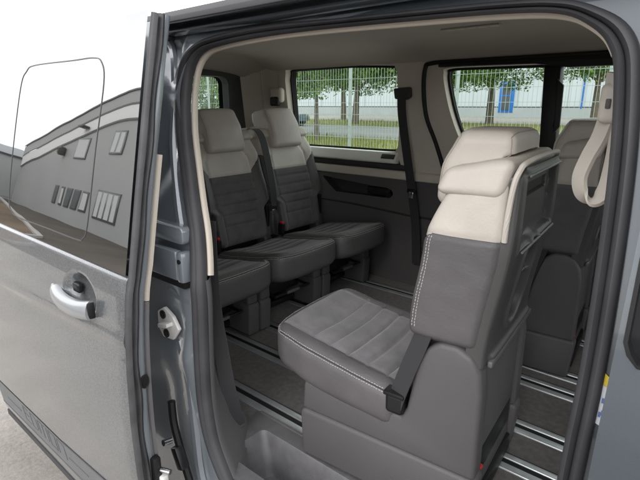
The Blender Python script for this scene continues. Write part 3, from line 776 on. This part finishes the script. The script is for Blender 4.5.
    m.rbox((.032, -.208, .820), (.172, .208, .898), .020, (10, 30, 8), lambda v: Vector((v.x - .22 * max(0, v.z - .83), v.y * (1 - .05 * sm(.82, .90, v.z)), v.z - .020 * sm(.05, .17, v.x) * sm(.82, .9, v.z) + .001 * noise.noise(v * 6))), None, 'cream')
    br = m.build('backrest', root, loc=(HX, 0, HZ), ang=50)
    br.data.transform(Matrix.Translation((-HX, 0, -HZ)))
    off = Matrix.Translation((-HX, 0, -HZ))
    # headrest
    def fh(v):
        x, y, z = v; z0 = z; z = .780 + (z - hz[0]) * .172 / (hz[1] - hz[0])
        t = sm(.965, .77, z)
        X = x + .012 * t * sm(.1, .19, x) - .014 * (abs(y) / .135) ** 2 * sm(.1, .19, x) - .028 * sm(.86, .955, z) * sm(.10, .2, x)
        if z < .90: X = max(X, .055 + .02 * t) if x < .1 else X
        return Vector((X, y * (1 + .03 * t), z0 - .012 * (abs(y) / .135) ** 4 * sm(.87, .95, z) + .0015 * noise.noise(v * 11)))
    m = MB()
    mh = m.rbox((.040, -hw_, hz[0]), (.200, hw_, hz[1]), .024, (14, 26, 16), fh, None, 'cream')
    a_, b_, c_ = .08, hw_, (hz[1] - hz[0]) / 2
    for sx in (-1, 1):
        q = [mh((sx * a_, -b_, -c_ * .6 + 1.6 * c_ * k / 14)) for k in range(15)] + [mh((sx * a_, -b_ + 2 * b_ * k / 20, c_)) for k in range(1, 21)] + [mh((sx * a_, b_, c_ - 1.6 * c_ * k / 14)) for k in range(1, 15)]
        m.tube(q, .0011, 'cream_dark', 5)
    hr = m.build('headrest', br, ang=60); hr.data.transform(off)
    m = MB(); m.box((.062, 0, .885), (.03, .20, .012), 'black', .004); hs_ = m.build('headrest_slot', br); hs_.data.transform(off)
    # rear shell
    def hf(y, z):
        d = 0
        rx = sm(.156, .146, abs(y)) * sm(.715, .724, z) * sm(.862, .853, z)
        d += .018 * rx
        d -= .004 * (g_(z, .708, .006) + g_(z, .868, .005)) * sm(.172, .16, abs(y))
        d -= .004 * g_(abs(y), .163, .006) * sm(.705, .72, z) * sm(.87, .855, z)
        d += .016 * sm(.118, .110, abs(y)) * sm(.811, .816, z) * sm(.840, .835, z)
        q = math.hypot((y - .03) / .060, max(0, abs(z - .610) - .045) / .060)
        d += .026 * sm(1.02, .78, q) * (1 - .75 * g_(z, .622, .010)) - .006 * g_(q, 1.12, .13)
        d -= .010 * g_(z, .462, .010) * sm(.18, .16, abs(y))
        return d
    m = MB(); rows_ = []; ny, nz = 130, 190
    for k in range(nz + 1):
        z = .445 + (.882 - .445) * k / nz; w = .198 - .012 * sm(.7, .88, z) - .03 * sm(.855, .884, z) ** 2
        tx = .034 * sm(.76, .45, z); r = [(.045 + tx, -w - .001, z), (.010 + tx, -w, z)]
        for j in range(ny + 1):
            y = -w + .004 + (2 * w - .008) * j / ny
            r.append((tx + hf(y, z) + .006 * (abs(y) / w) ** 8, y, z))
        r += [(.010 + tx, w, z), (.045 + tx, w + .001, z)]; rows_.append(r)
    rows_.append([(.05, y, z + .004) for x, y, z in rows_[-1]]); rows_.insert(0, [(.06, y, z - .006) for x, y, z in rows_[0]])
    m.grid(rows_, 'shell')
    for zt, yw in ((.709, .155), (.866, .155)): m.tube([(-.0045, -yw, zt), (-.0045, yw, zt)], .0028, 'shell_hi')
    m.box((.030, 0, .826), (.010, .22, .022), 'black')
    m.box((.029, .0, .452), (.012, .36, .016), 'shell_hi', .004)
    m.box((.046, .03, .61), (.004, .10, .16), 'black')
    sh = m.build('back_shell', br, ang=40); sh.data.transform(off)
    m = MB(); m.tube(catmull([(.022, -.199, .737), (.020, -.200, .79), (.016, -.195, .850), (.010, -.182, .880), (.006, -.15, .891), (.006, 0, .894), (.006, .15, .891), (.010, .182, .880), (.016, .195, .850), (.020, .200, .79), (.022, .199, .737)], 8), .0058, 'cream'); o = m.build('shell_piping', br); o.data.transform(off)
    # base: two side shields, cross members, release bar
    for sg in (-1, 1):
        a, b_ = sg * .150, sg * .208
        m = MB()
        m.prism([(bf + .002, .158), (bf - .005, .250), (.48, .256), (.29, .240), (.268, .243), (.252, .256), (.238, .262), (.222, .258), (.208, .285), (.198, .35), (.188, .42), (.165, .462), (.135, .484), (.095, .485), (.06, .468), (.040, .435), (.032, .385), (.030, .158)], 'Y', a, b_, 'base', .012, 3)
        m.prism([(bf - .002, .012), (bf + .005, .150), (bf - .005, .162), (.032, .162), (.024, .150), (.035, .012)], 'Y', a + sg * .001, b_ + sg * .005, 'base', .009, 3)
        m.box((.30, (a + b_) / 2, .012), (.46, .03, .02), 'black', .004)
        m.build('side_shield', root, ang=40)
    m = MB()
    m.box((.25, 0, .16), (.42, .29, .10), 'black', .015); m.box((.10, 0, .30), (.10, .30, .10), 'black', .02); m.box((.46, 0, .215), (.05, .30, .03), 'metal_dark', .006)
    m.box((.40, 0, .04), (.04, .30, .03), 'metal_dark', .005)
    m.box((.052, 0, .245), (.022, .302, .40), 'dark_trim', .006); m.box((.045, 0, .05), (.03, .29, .05), 'black', .006)
    m.build('seat_frame', root)
    m = MB(); m.tube(catmull([(.44, -.11, .15), (.53, -.11, .145), (.545, -.10, .145), (.545, .10, .145), (.53, .11, .145), (.44, .11, .15)], 6), .007, 'metal_dark'); m.box((.548, 0, .145), (.012, .09, .016), 'shell_hi', .005); m.build('release_bar', root)
    m = MB(); m.box((.038, side * .14, .155), (.014, .018, .008), 'red', .003); m.build('release_tab', root)
    # belt with anchor, buckle
    m = MB()
    if full_belt: pth = catmull([(.070, side * .188, .875), (.115, side * .190, .878), (.158, side * .190, .845), (.190, side * .190, .76), (.222, side * .192, .62), (.232, side * .196, .52), (.226, side * .203, .45), (.232, side * .206, .36), (.236, side * .206, .285)], 8)
    else: pth = catmull([(.165, side * .196, .54), (.182, side * .203, .475), (.205, side * .209, .40), (.226, side * .210, .33), (.238, side * .208, .285)], 8)
    L = len(pth)
    m.sweep(pth, [(-.023, 0), (.023, 0), (.023, .002), (-.023, .002)], lambda i, p: Vector((.8, 0, .6)).lerp(Vector((.35, side, 0)), sm(.62, .85, i / L) if full_belt else 1), 'belt'); bl = m.build('seat_belt', root)
    m = MB(); m.rbox((.212, side * .205 - .018, .262), (.262, side * .205 + .014, .318), .012, (3, 3, 3), m='metal_dark'); m.box((.237, side * .205, .318), (.056, .036, .012), 'black', .004); m.build('belt_anchor', bl)
    if full_belt: m = MB(); m.box((.095, side * .188, .884), (.03, .058, .012), 'cream_dark', .004); m.build('belt_guide', bl)
    if full_belt: m = MB(); m.box((.238, side * .186, .475), (.008, .05, .025), 'black', .003); m.box((.242, side * .186, .455), (.006, .026, .03), 'chrome', .002); m.build('belt_tongue', bl)
    m = MB(); m.box((.235, -side * .19, .345), (.035, .024, .075), 'black', .006, rot=Matrix.Rotation(R(8), 3, 'Y')); bk = m.build('belt_buckle', root)
    m = MB(); m.box((.241, -side * .19, .386), (.022, .016, .012), 'red', .004); m.build('release_button', bk)
    # recliner handle loop on the shoulder-side
    m = MB(); m.box((.195, side * .175, .43), (.03, .02, .12), 'black', .006); m.build('hinge_cover', root)
    return root
REC = 11
def recline(r, deg):
    for c in r.children:
        if c.name.startswith('backrest'): c.rotation_euler.y = R(-deg)
GR, GF = 'rear bench seats', 'rear-facing second row seats'
s1 = make_seat(1, 'rear row seat nearest the open door, its backrest hidden behind the door pillar', GR, True, (.765, .985), .116, 'suede_shaded', 'leather_shaded')
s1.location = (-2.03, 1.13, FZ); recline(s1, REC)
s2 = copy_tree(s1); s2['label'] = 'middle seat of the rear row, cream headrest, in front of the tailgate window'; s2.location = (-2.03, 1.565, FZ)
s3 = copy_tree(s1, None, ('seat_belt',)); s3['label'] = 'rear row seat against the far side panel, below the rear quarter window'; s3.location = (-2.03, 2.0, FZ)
f1 = make_seat(1, 'large rear-facing seat in the doorway, cream top and plastic back shell', GF, False, cf=.662, bf=.528)
f1.location = (-.303, 1.138, FZ); f1.rotation_euler.z = math.pi + R(4.5)
f2 = copy_tree(f1); f2['label'] = 'rear-facing seat by the far window, half hidden behind the doorway seat'; f2.location = (-.30, 2.03, FZ)

# ------------------------------------------------------------------ outside: ground
def sheet(name, pts, z, mt):
    m = MB(); m.fill(pts, [], lambda u, v: (u, v, z), mt); return tag(m.build(name), kind='structure')
B = 900
sheet('ground', [(-B, -B), (B, -B), (B, B), (-B, B)], -.012, 'concrete')
sheet('yard_asphalt', [(-80, -40), (40, -40), (40, -2.0), (-80, -2.4)], -.006, 'asphalt')
sheet('road', [(-200, 19.5), (120, 19.5), (120, 31), (-200, 31)], -.004, 'road')
for nm, y0, y1 in (('grass_verge', 13.5, 19.3), ('grass_strip', 31.2, 43)):
    m = MB(); m.fill([(-160, y0), (90, y0), (90, y1), (-160, y1)], [], lambda u, v: (u, v, -.002), 'grass'); tag(m.build(nm), kind='structure')
m = MB()
for k in range(9000):
    y = random.uniform(13.6, 19.2) if random.random() < .7 else random.uniform(31.3, 42.5); x = random.uniform(-45, 6) if y < 25 else random.uniform(-80, 10)
    s_ = random.uniform(.12, .32); a = random.uniform(0, 6.3); w = s_ * .12
    b = m.bm; i = m.mi('grass')
    f = b.faces.new([b.verts.new((x + w * math.cos(a), y + w * math.sin(a), 0)), b.verts.new((x - w * math.cos(a), y - w * math.sin(a), 0)), b.verts.new((x + random.uniform(-.1, .1), y, s_))]); f.material_index = i
tag(m.build('dry_grass', flat=True), 'dry yellow grass growing along the road behind the fence', 'grass', kind='stuff')
m = MB(); m.fill([(-13, -4.2), (-42, -12), (-42, -2.6), (-13, -2.3)], [], lambda u, v: (u, v, .004), 'gravel'); tag(m.build('gravel_bed'), kind='structure')
m = MB(); m.sweep([(-42, -12, .0), (-13, -4.2, .0), (-12.6, -3.6, 0), (-12.6, -2.0, 0)], [(-.07, -.02), (-.07, .06), (.07, .06), (.07, -.02)], (0, 0, 1), 'kerb'); tag(m.build('kerb'), kind='structure')

# ------------------------------------------------------------------ mesh fence
fe = tag(empty('mesh_fence', (-12, 8.9, 0)), 'tall galvanised wire mesh fence on thin posts, seen through the far windows', 'fence')
X0, X1, FH = -34, 8, 2.75
m = MB()
x = X0
while x <= X1:
    m.box((x + 12, 0, FH / 2), (.0055, .0055, FH), 'galv'); x += .075
z = .1
while z < FH: m.box(((X0 + X1) / 2 + 12, .008, z), (X1 - X0, .008, .008), 'galv'); z += .25
m.build('wire_mesh', fe, flat=True)
x = -1.6
while x > X0: 
    p = MB(); p.box((x + 12, .05, FH / 2 + .05), (.06, .05, FH + .1), 'galv', .008); p.build('post', fe); x -= 2.52
p = MB(); p.box((.92 + 12, .05, FH / 2 + .05), (.06, .05, FH + .1), 'galv', .008); p.build('post', fe)

# ------------------------------------------------------------------ factory hall behind the road
fa = tag(empty('factory_hall', (-30, 66, 0)), 'long white factory hall with blue gate and blue framed windows across the road', 'building')
m = MB()
m.box((0, 8, 6.1), (130, 16, 9.8), 'white_wall')
for k in range(44): m.box((-64 + k * 3, -.02, 6), (.07, .06, 9.5), 'grey_wall')
m.build('wall', fa)
m = MB(); m.box((0, 7.9, .6), (130, 16.1, 1.25), 'grey_wall'); m.build('plinth', fa)
m = MB(); m.box((0, -.08, 1.28), (130, .12, .16), 'frame_grey'); m.box((0, -.06, 4.85), (130, .08, .10), 'grey_wall'); m.build('trim_band', fa)
def gate(x, w=2.6, h=4.9):
    g = MB(); g.box((x, -.12, h / 2 + .6), (w, .2, h), 'blue', .02); o = g.build('gate', fa)
    g = MB(); g.box((x, -.24, h / 2 + .6), (w * .56, .08, h * .84), 'pane'); g.box((x, -.26, h * .55 + .6), (w * .6, .1, .16), 'blue'); g.build('gate_window', o)
gate(6.6, 1.9, 3.9)
for x, z, w, h in ((.9, 5.3, 1.9, .8), (-14.5, 5.3, 1.9, .8), (-33, 5.3, 1.9, .8), (17, 5.3, 1.9, .8)):
    g = MB(); g.box((x, -.1, z), (w, .14, h), 'blue', .02); o = g.build('window', fa); g = MB(); g.box((x, -.18, z), (w * .8, .06, h * .7), 'pane'); g.build('pane', o)
for x in (11.2, 15.6, 20.4, 26): 
    g = MB(); g.box((x, -.1, 5.2), (.16, .12, 8.2), 'blue'); g.build('downpipe', fa)
m = MB(); m.box((0, 8, 11.1), (130.6, 16.6, .3), 'grey_wall'); m.build('roof_edge', fa)

# ------------------------------------------------------------------ trees
def tree(x, y, h, cr, r0, label, seed, n=2600, base=.42, lsz=.17):
    n = int(n * 2.1); lsz *= .74; r0 *= 1.2
    rnd = random.Random(seed)
    root = tag(empty('street_tree', (x, y, 0)), label, 'tree', 'street trees along the road')
    m = MB(); pts = []
    lean = (rnd.uniform(-.15, .15), rnd.uniform(-.15, .15))
    tr = [(lean[0] * t, lean[1] * t, h * .62 * t) for t in (0, .25, .5, .75, 1)]
    for k in range(4): m._tp(Vector(tr[k]), Vector(tr[k + 1]), r0 * (1 - .15 * k), r0 * (1 - .15 * (k + 1)), 'bark', 10)
    tips = []
    for k in range(13):
        t = rnd.uniform(.5, 1); z0 = h * .62 * t; a = k * 2.4 + rnd.uniform(-.3, .3); L = cr * rnd.uniform(.6, 1.0)
        p0 = Vector((lean[0] * t, lean[1] * t, z0)); p1 = p0 + Vector((math.cos(a) * L * .55, math.sin(a) * L * .55, L * .35)); p2 = p1 + Vector((math.cos(a) * L * .4, math.sin(a) * L * .4, L * rnd.uniform(-.15, .35)))
        m._tp(p0, p1, r0 * .36, r0 * .2, 'bark', 6); m._tp(p1, p2, r0 * .2, r0 * .06, 'bark', 5); tips += [p1, p2, (p1 + p2) / 2]
    m.build('trunk', root)
    m = MB(); b = m.bm; m.mi('leaf')
    cl = [(p + Vector((rnd.gauss(0, .3), rnd.gauss(0, .3), rnd.gauss(0, .25))), cr * rnd.uniform(.18, .36)) for p in tips]
    for k in range(26):
        a = rnd.uniform(0, 6.28); rr = cr * math.sqrt(rnd.random()) * .95; zz_ = h * base + (h * (1 - base)) * rnd.random() ** .9
        q = 1 - (abs(zz_ - h * .68) / (h * .42)) ** 2
        cl.append((Vector((rr * math.cos(a) * max(.25, q), rr * math.sin(a) * max(.25, q), zz_)), cr * rnd.uniform(.16, .34)))
    for k in range(n):
        c, s_ = rnd.choice(cl); d = Vector((rnd.gauss(0, 1), rnd.gauss(0, 1), rnd.gauss(0, .8))); d = d.normalized() * s_ * rnd.random() ** .4
        p = c + d
        if p.z < h * base * .88: continue
        u = Vector((rnd.gauss(0, 1), rnd.gauss(0, 1), rnd.gauss(0, .6))).normalized(); w = u.orthogonal().normalized(); w = (w + u.cross(w) * rnd.uniform(-1, 1)).normalized()
        L = lsz * rnd.uniform(.6, 1.3)
        b.faces.new([b.verts.new(p - u * L), b.verts.new(p + w * L * .45), b.verts.new(p + u * L), b.verts.new(p - w * L * .45)])
    m.build('crown', root, flat=True)
tree(-14.8, 17.4, 6.2, 3.6, .10, 'slender young tree just beyond the fence, left in the quarter window', 1, 8500, .33, .13)
tree(-25.0, 34.5, 8.2, 5.2, .26, 'thick trunked tree on the far grass strip, centre of the quarter window', 2, 9000, .32, .18)
tree(-16.2, 42.0, 9.0, 6.2, .30, 'street tree beside the blue gate, framed by the far door window', 3, 9500, .34, .20)
tree(-8.2, 42.0, 8.2, 3.6, .24, 'street tree at the right edge of the far door window', 4, 4500, .44, .19)
tree(-21.5, 19.5, 5.4, 3.6, .13, 'bushy tree beyond the fence, in the tailgate window', 5, 7500, .24, .15)
tree(-31.0, 24.0, 6.0, 4.6, .2, 'broad tree furthest left in the tailgate window', 6, 7000, .22, .18)
tree(-33.5, 44.0, 9.5, 6.0, .28, 'tall tree close to the hall wall, left of centre in the quarter window', 7, 7000, .36, .22)
tree(-18.6, 35.0, 8.0, 5.0, .22, 'leafy tree behind the fence, at the right side of the quarter window', 8, 8000, .36, .18)
# ------------------------------------------------------------------ parked vehicles far off
def vehicle(x, y, rz, paint, label, van_like):
    root = tag(empty('parked_car', (x, y, 0), rz), label, 'car', 'vehicles parked beyond the road')
    if van_like: pr = [(-2.3, .35), (2.35, .35), (2.4, .8), (2.3, 1.05), (1.55, 1.2), (1.0, 1.95), (.8, 2.0), (-2.2, 2.0), (-2.35, 1.7), (-2.38, .6)]
    else: pr = [(-2.1, .35), (2.1, .35), (2.15, .7), (1.9, .88), (1.0, .98), (.35, 1.42), (-1.0, 1.46), (-1.85, 1.0), (-2.12, .92), (-2.15, .5)]
    m = MB(); m.prism(pr, 'Y', -.88, .88, paint, .07, 3); m.build('body', root)
    gl = [(.95, 1.25), (.55, 1.85), (-2.0, 1.85), (-2.0, 1.25)] if van_like else [(.85, 1.0), (.3, 1.36), (-.9, 1.38), (-1.5, 1.02)]
    for sg in (-1, 1):
        m = MB(); m.prism(gl, 'Y', sg * .875, sg * .888, 'pane'); m.build('window', root)
        for wx in (-1.35, 1.4):
            m = MB(); m.cyl((wx, sg * .70, .33), (wx, sg * .9, .33), .33, 'tyre', 24); w = m.build('wheel', root); m = MB(); m.cyl((wx, sg * .895, .33), (wx, sg * .91, .33), .2, 'silver', 16); m.build('rim', w)
    m = MB(); m.box((2.30 if van_like else 2.08, .62, .78), (.12, .3, .16), 'silver', .03); m.build('headlight', root)
    m = MB(); m.box((2.30 if van_like else 2.08, -.62, .78), (.12, .3, .16), 'silver', .03); m.build('headlight', root)
vehicle(-27.5, 28.0, R(8), 'car_blue', 'blue grey car on the road, in the tailgate window', False)

# ------------------------------------------------------------------ buildings on the near side, mirrored in the door glass
of = tag(empty('office_building'), 'grey office building with curved white roof band, mirrored in the door glass', 'building')
th = math.atan(.13); dr = Vector((-math.cos(th), -math.sin(th), 0)); nr = Vector((-math.sin(th), math.cos(th), 0))
P0 = Vector((0, -5.65, 0))
of.location = P0; of.rotation_euler.z = math.atan2(dr.y, dr.x)      # local x runs along the facade, local -y... faces the van
def topz(s): return 5.95 - 2.53 * max(0, (s - 18) / 13.7) ** 1.18 if s > 18 else 5.95
ss = [9.5 + .74 * k for k in range(31)]
# with this rotation the street side of the wall is local -y
def wallstrip(z0, z1, y, mt, m):
    for a, b_ in zip(ss, ss[1:]):
        q = [(a, y, z0(a)), (b_, y, z0(b_)), (b_, y, z1(b_)), (a, y, z1(a))]
        b = m.bm; f = b.faces.new([b.verts.new(v) for v in q]); f.material_index = m.mi(mt)
m = MB(); wallstrip(lambda s: -.05, lambda s: topz(s) - 1.22, 0, 'facade', m)
m.fill([(9.5, -.05), (9.5, 5.3), (9.5, 5.3), (9.5, -.05)][:0] or [(0, -.05), (9, -.05), (9, 5.3), (0, 5.3)], [], lambda u, v: (9.5, u, v), 'facade'); m.build('wall', of)
m = MB(); wallstrip(lambda s: topz(s) - 1.22, lambda s: topz(s) - .66, -.03, 'facade_white', m); m.build('white_band', of)
m = MB(); wallstrip(lambda s: topz(s) - .58, lambda s: topz(s) - .05, -.02, 'facade', m); m.build('parapet', of)
m = MB()
wallstrip(lambda s: topz(s) - 1.30, lambda s: topz(s) - 1.22, -.05, 'facade_dark', m); wallstrip(lambda s: topz(s) - .66, lambda s: topz(s) - .58, -.05, 'facade_dark', m); wallstrip(lambda s: topz(s) - .05, lambda s: topz(s) + .03, -.06, 'facade_dark', m)
m.build('dark_trim', of)
m = MB(); m.grid([[(s, -.06, topz(s) + .03), (s, 9, topz(s) + .03)] for s in ss], 'facade_dark'); m.build('roof', of)
def owin(s, z, w, h, nbl, mt='blind'):
    g = MB(); g.box((s, -.01, z), (w, .05, h), 'frame_grey', .01); o = g.build('window', of)
    g = MB(); g.box((s, -.034, z), (w - .12, .012, h - .12), 'pane')
    if nbl:
        st = (w - .14) / nbl
        for k in range(nbl): g.box((s - (w - .14) / 2 + st * (k + .5), -.044, z), (st * (.72 if nbl > 1 else .9), .008, h - .18), mt)
    g.build('pane', o)
owin(17.35, 1.18, 2.4, 1.2, 4)
for k in range(5): owin(19.85 + 1.0 * k, 1.12, .74 if k < 3 else .5, .9, 1 if k in (0, 3) else 0)
owin(17.9, 3.75, 1.25, .98, 2); owin(21.85, 3.45, 1.6, 1.0, 1)
g = MB(); g.box((24.2, -.15, 3.25), (.4, .25, .42), 'facade_dark', .05); g.box((24.2, -.29, 3.25), (.28, .04, .28), 'gravel', .02); g.build('wall_lamp', of)
g = MB(); g.box((21.9, -.2, 4.42), (.7, .3, .10), 'facade_dark', .03); g.build('wall_lamp', of)
bx_ = tag(empty('storage_building', (-33, -8, 0)), 'pale blue white storage building at the end of the yard, at the glass edge', 'building')
m = MB(); m.box((-3, -.5, 1.6), (6, 6.5, 3.3), 'white_wall', .02); m.build('wall', bx_)
g = MB(); g.box((.02, -1, 1.4), (.12, 2.6, 2.6), 'grey_wall', .02); o = g.build('gate', bx_); g = MB(); g.box((.1, -1, 2.74), (.1, 2.9, .1), 'frame_grey'); g.build('gate_frame', o)

# ------------------------------------------------------------------ light
w = bpy.data.worlds.new('World'); S.world = w; w.use_nodes = True
nt = w.node_tree; n = nt.nodes; l = nt.links
bg = n['Background']; bg.inputs['Strength'].default_value = .12
EL, AZ = 33, 165          # sun elevation, compass rotation
sky = n.new('ShaderNodeTexSky'); sky.sky_type = 'NISHITA'; sky.sun_disc = False
sky.sun_elevation = R(EL); sky.sun_rotation = R(AZ)
tc = n.new('ShaderNodeTexCoord'); nz = n.new('ShaderNodeTexNoise'); nz.inputs['Scale'].default_value = 2.2; nz.inputs['Detail'].default_value = 6
l.new(tc.outputs['Generated'], nz.inputs['Vector'])
cr = n.new('ShaderNodeMapRange'); cr.inputs['From Min'].default_value = .32; cr.inputs['From Max'].default_value = .55; cr.inputs['To Min'].default_value = .62; cr.inputs['To Max'].default_value = 1.0
l.new(nz.outputs['Fac'], cr.inputs['Value'])
mx = n.new('ShaderNodeMix'); mx.data_type = 'RGBA'
CLOUD = 22.0
mx.inputs[7].default_value = (CLOUD, CLOUD * 1.0, CLOUD * 1.01, 1)
l.new(cr.outputs['Result'], mx.inputs[0]); l.new(sky.outputs[0], mx.inputs[6]); l.new(mx.outputs[2], bg.inputs['Color'])
sd = bpy.data.lights.new('sun', 'SUN'); sd.energy = 1.0; sd.angle = R(20); sd.color = (1, .975, .94)
so = bpy.data.objects.new('sun', sd); COL.objects.link(so)
# Nishita: rotation 0 = +Y, clockwise seen from above
d = Vector((math.sin(R(AZ)) * math.cos(R(EL)), math.cos(R(AZ)) * math.cos(R(EL)), math.sin(R(EL))))
so.rotation_euler = d.to_track_quat('Z', 'Y').to_euler()

# ------------------------------------------------------------------ camera
cd = bpy.data.cameras.new('camera'); co = bpy.data.objects.new('camera', cd); COL.objects.link(co)
cd.sensor_width = 36; cd.lens = 27; cd.clip_start = .02; cd.clip_end = 3000
co.location = (0, 0, 1.55)
P_, Y_ = R(15.7), R(50)
f_ = Vector((-math.cos(Y_) * math.cos(P_), math.sin(Y_) * math.cos(P_), -math.sin(P_)))
co.rotation_euler = f_.to_track_quat('-Z', 'Y').to_euler()
S.camera = co
S.view_settings.view_transform = 'Standard'; S.view_settings.look = 'None'; S.view_settings.exposure = 0
S.cycles.max_bounces = 10; S.cycles.diffuse_bounces = 5; S.cycles.transparent_max_bounces = 12
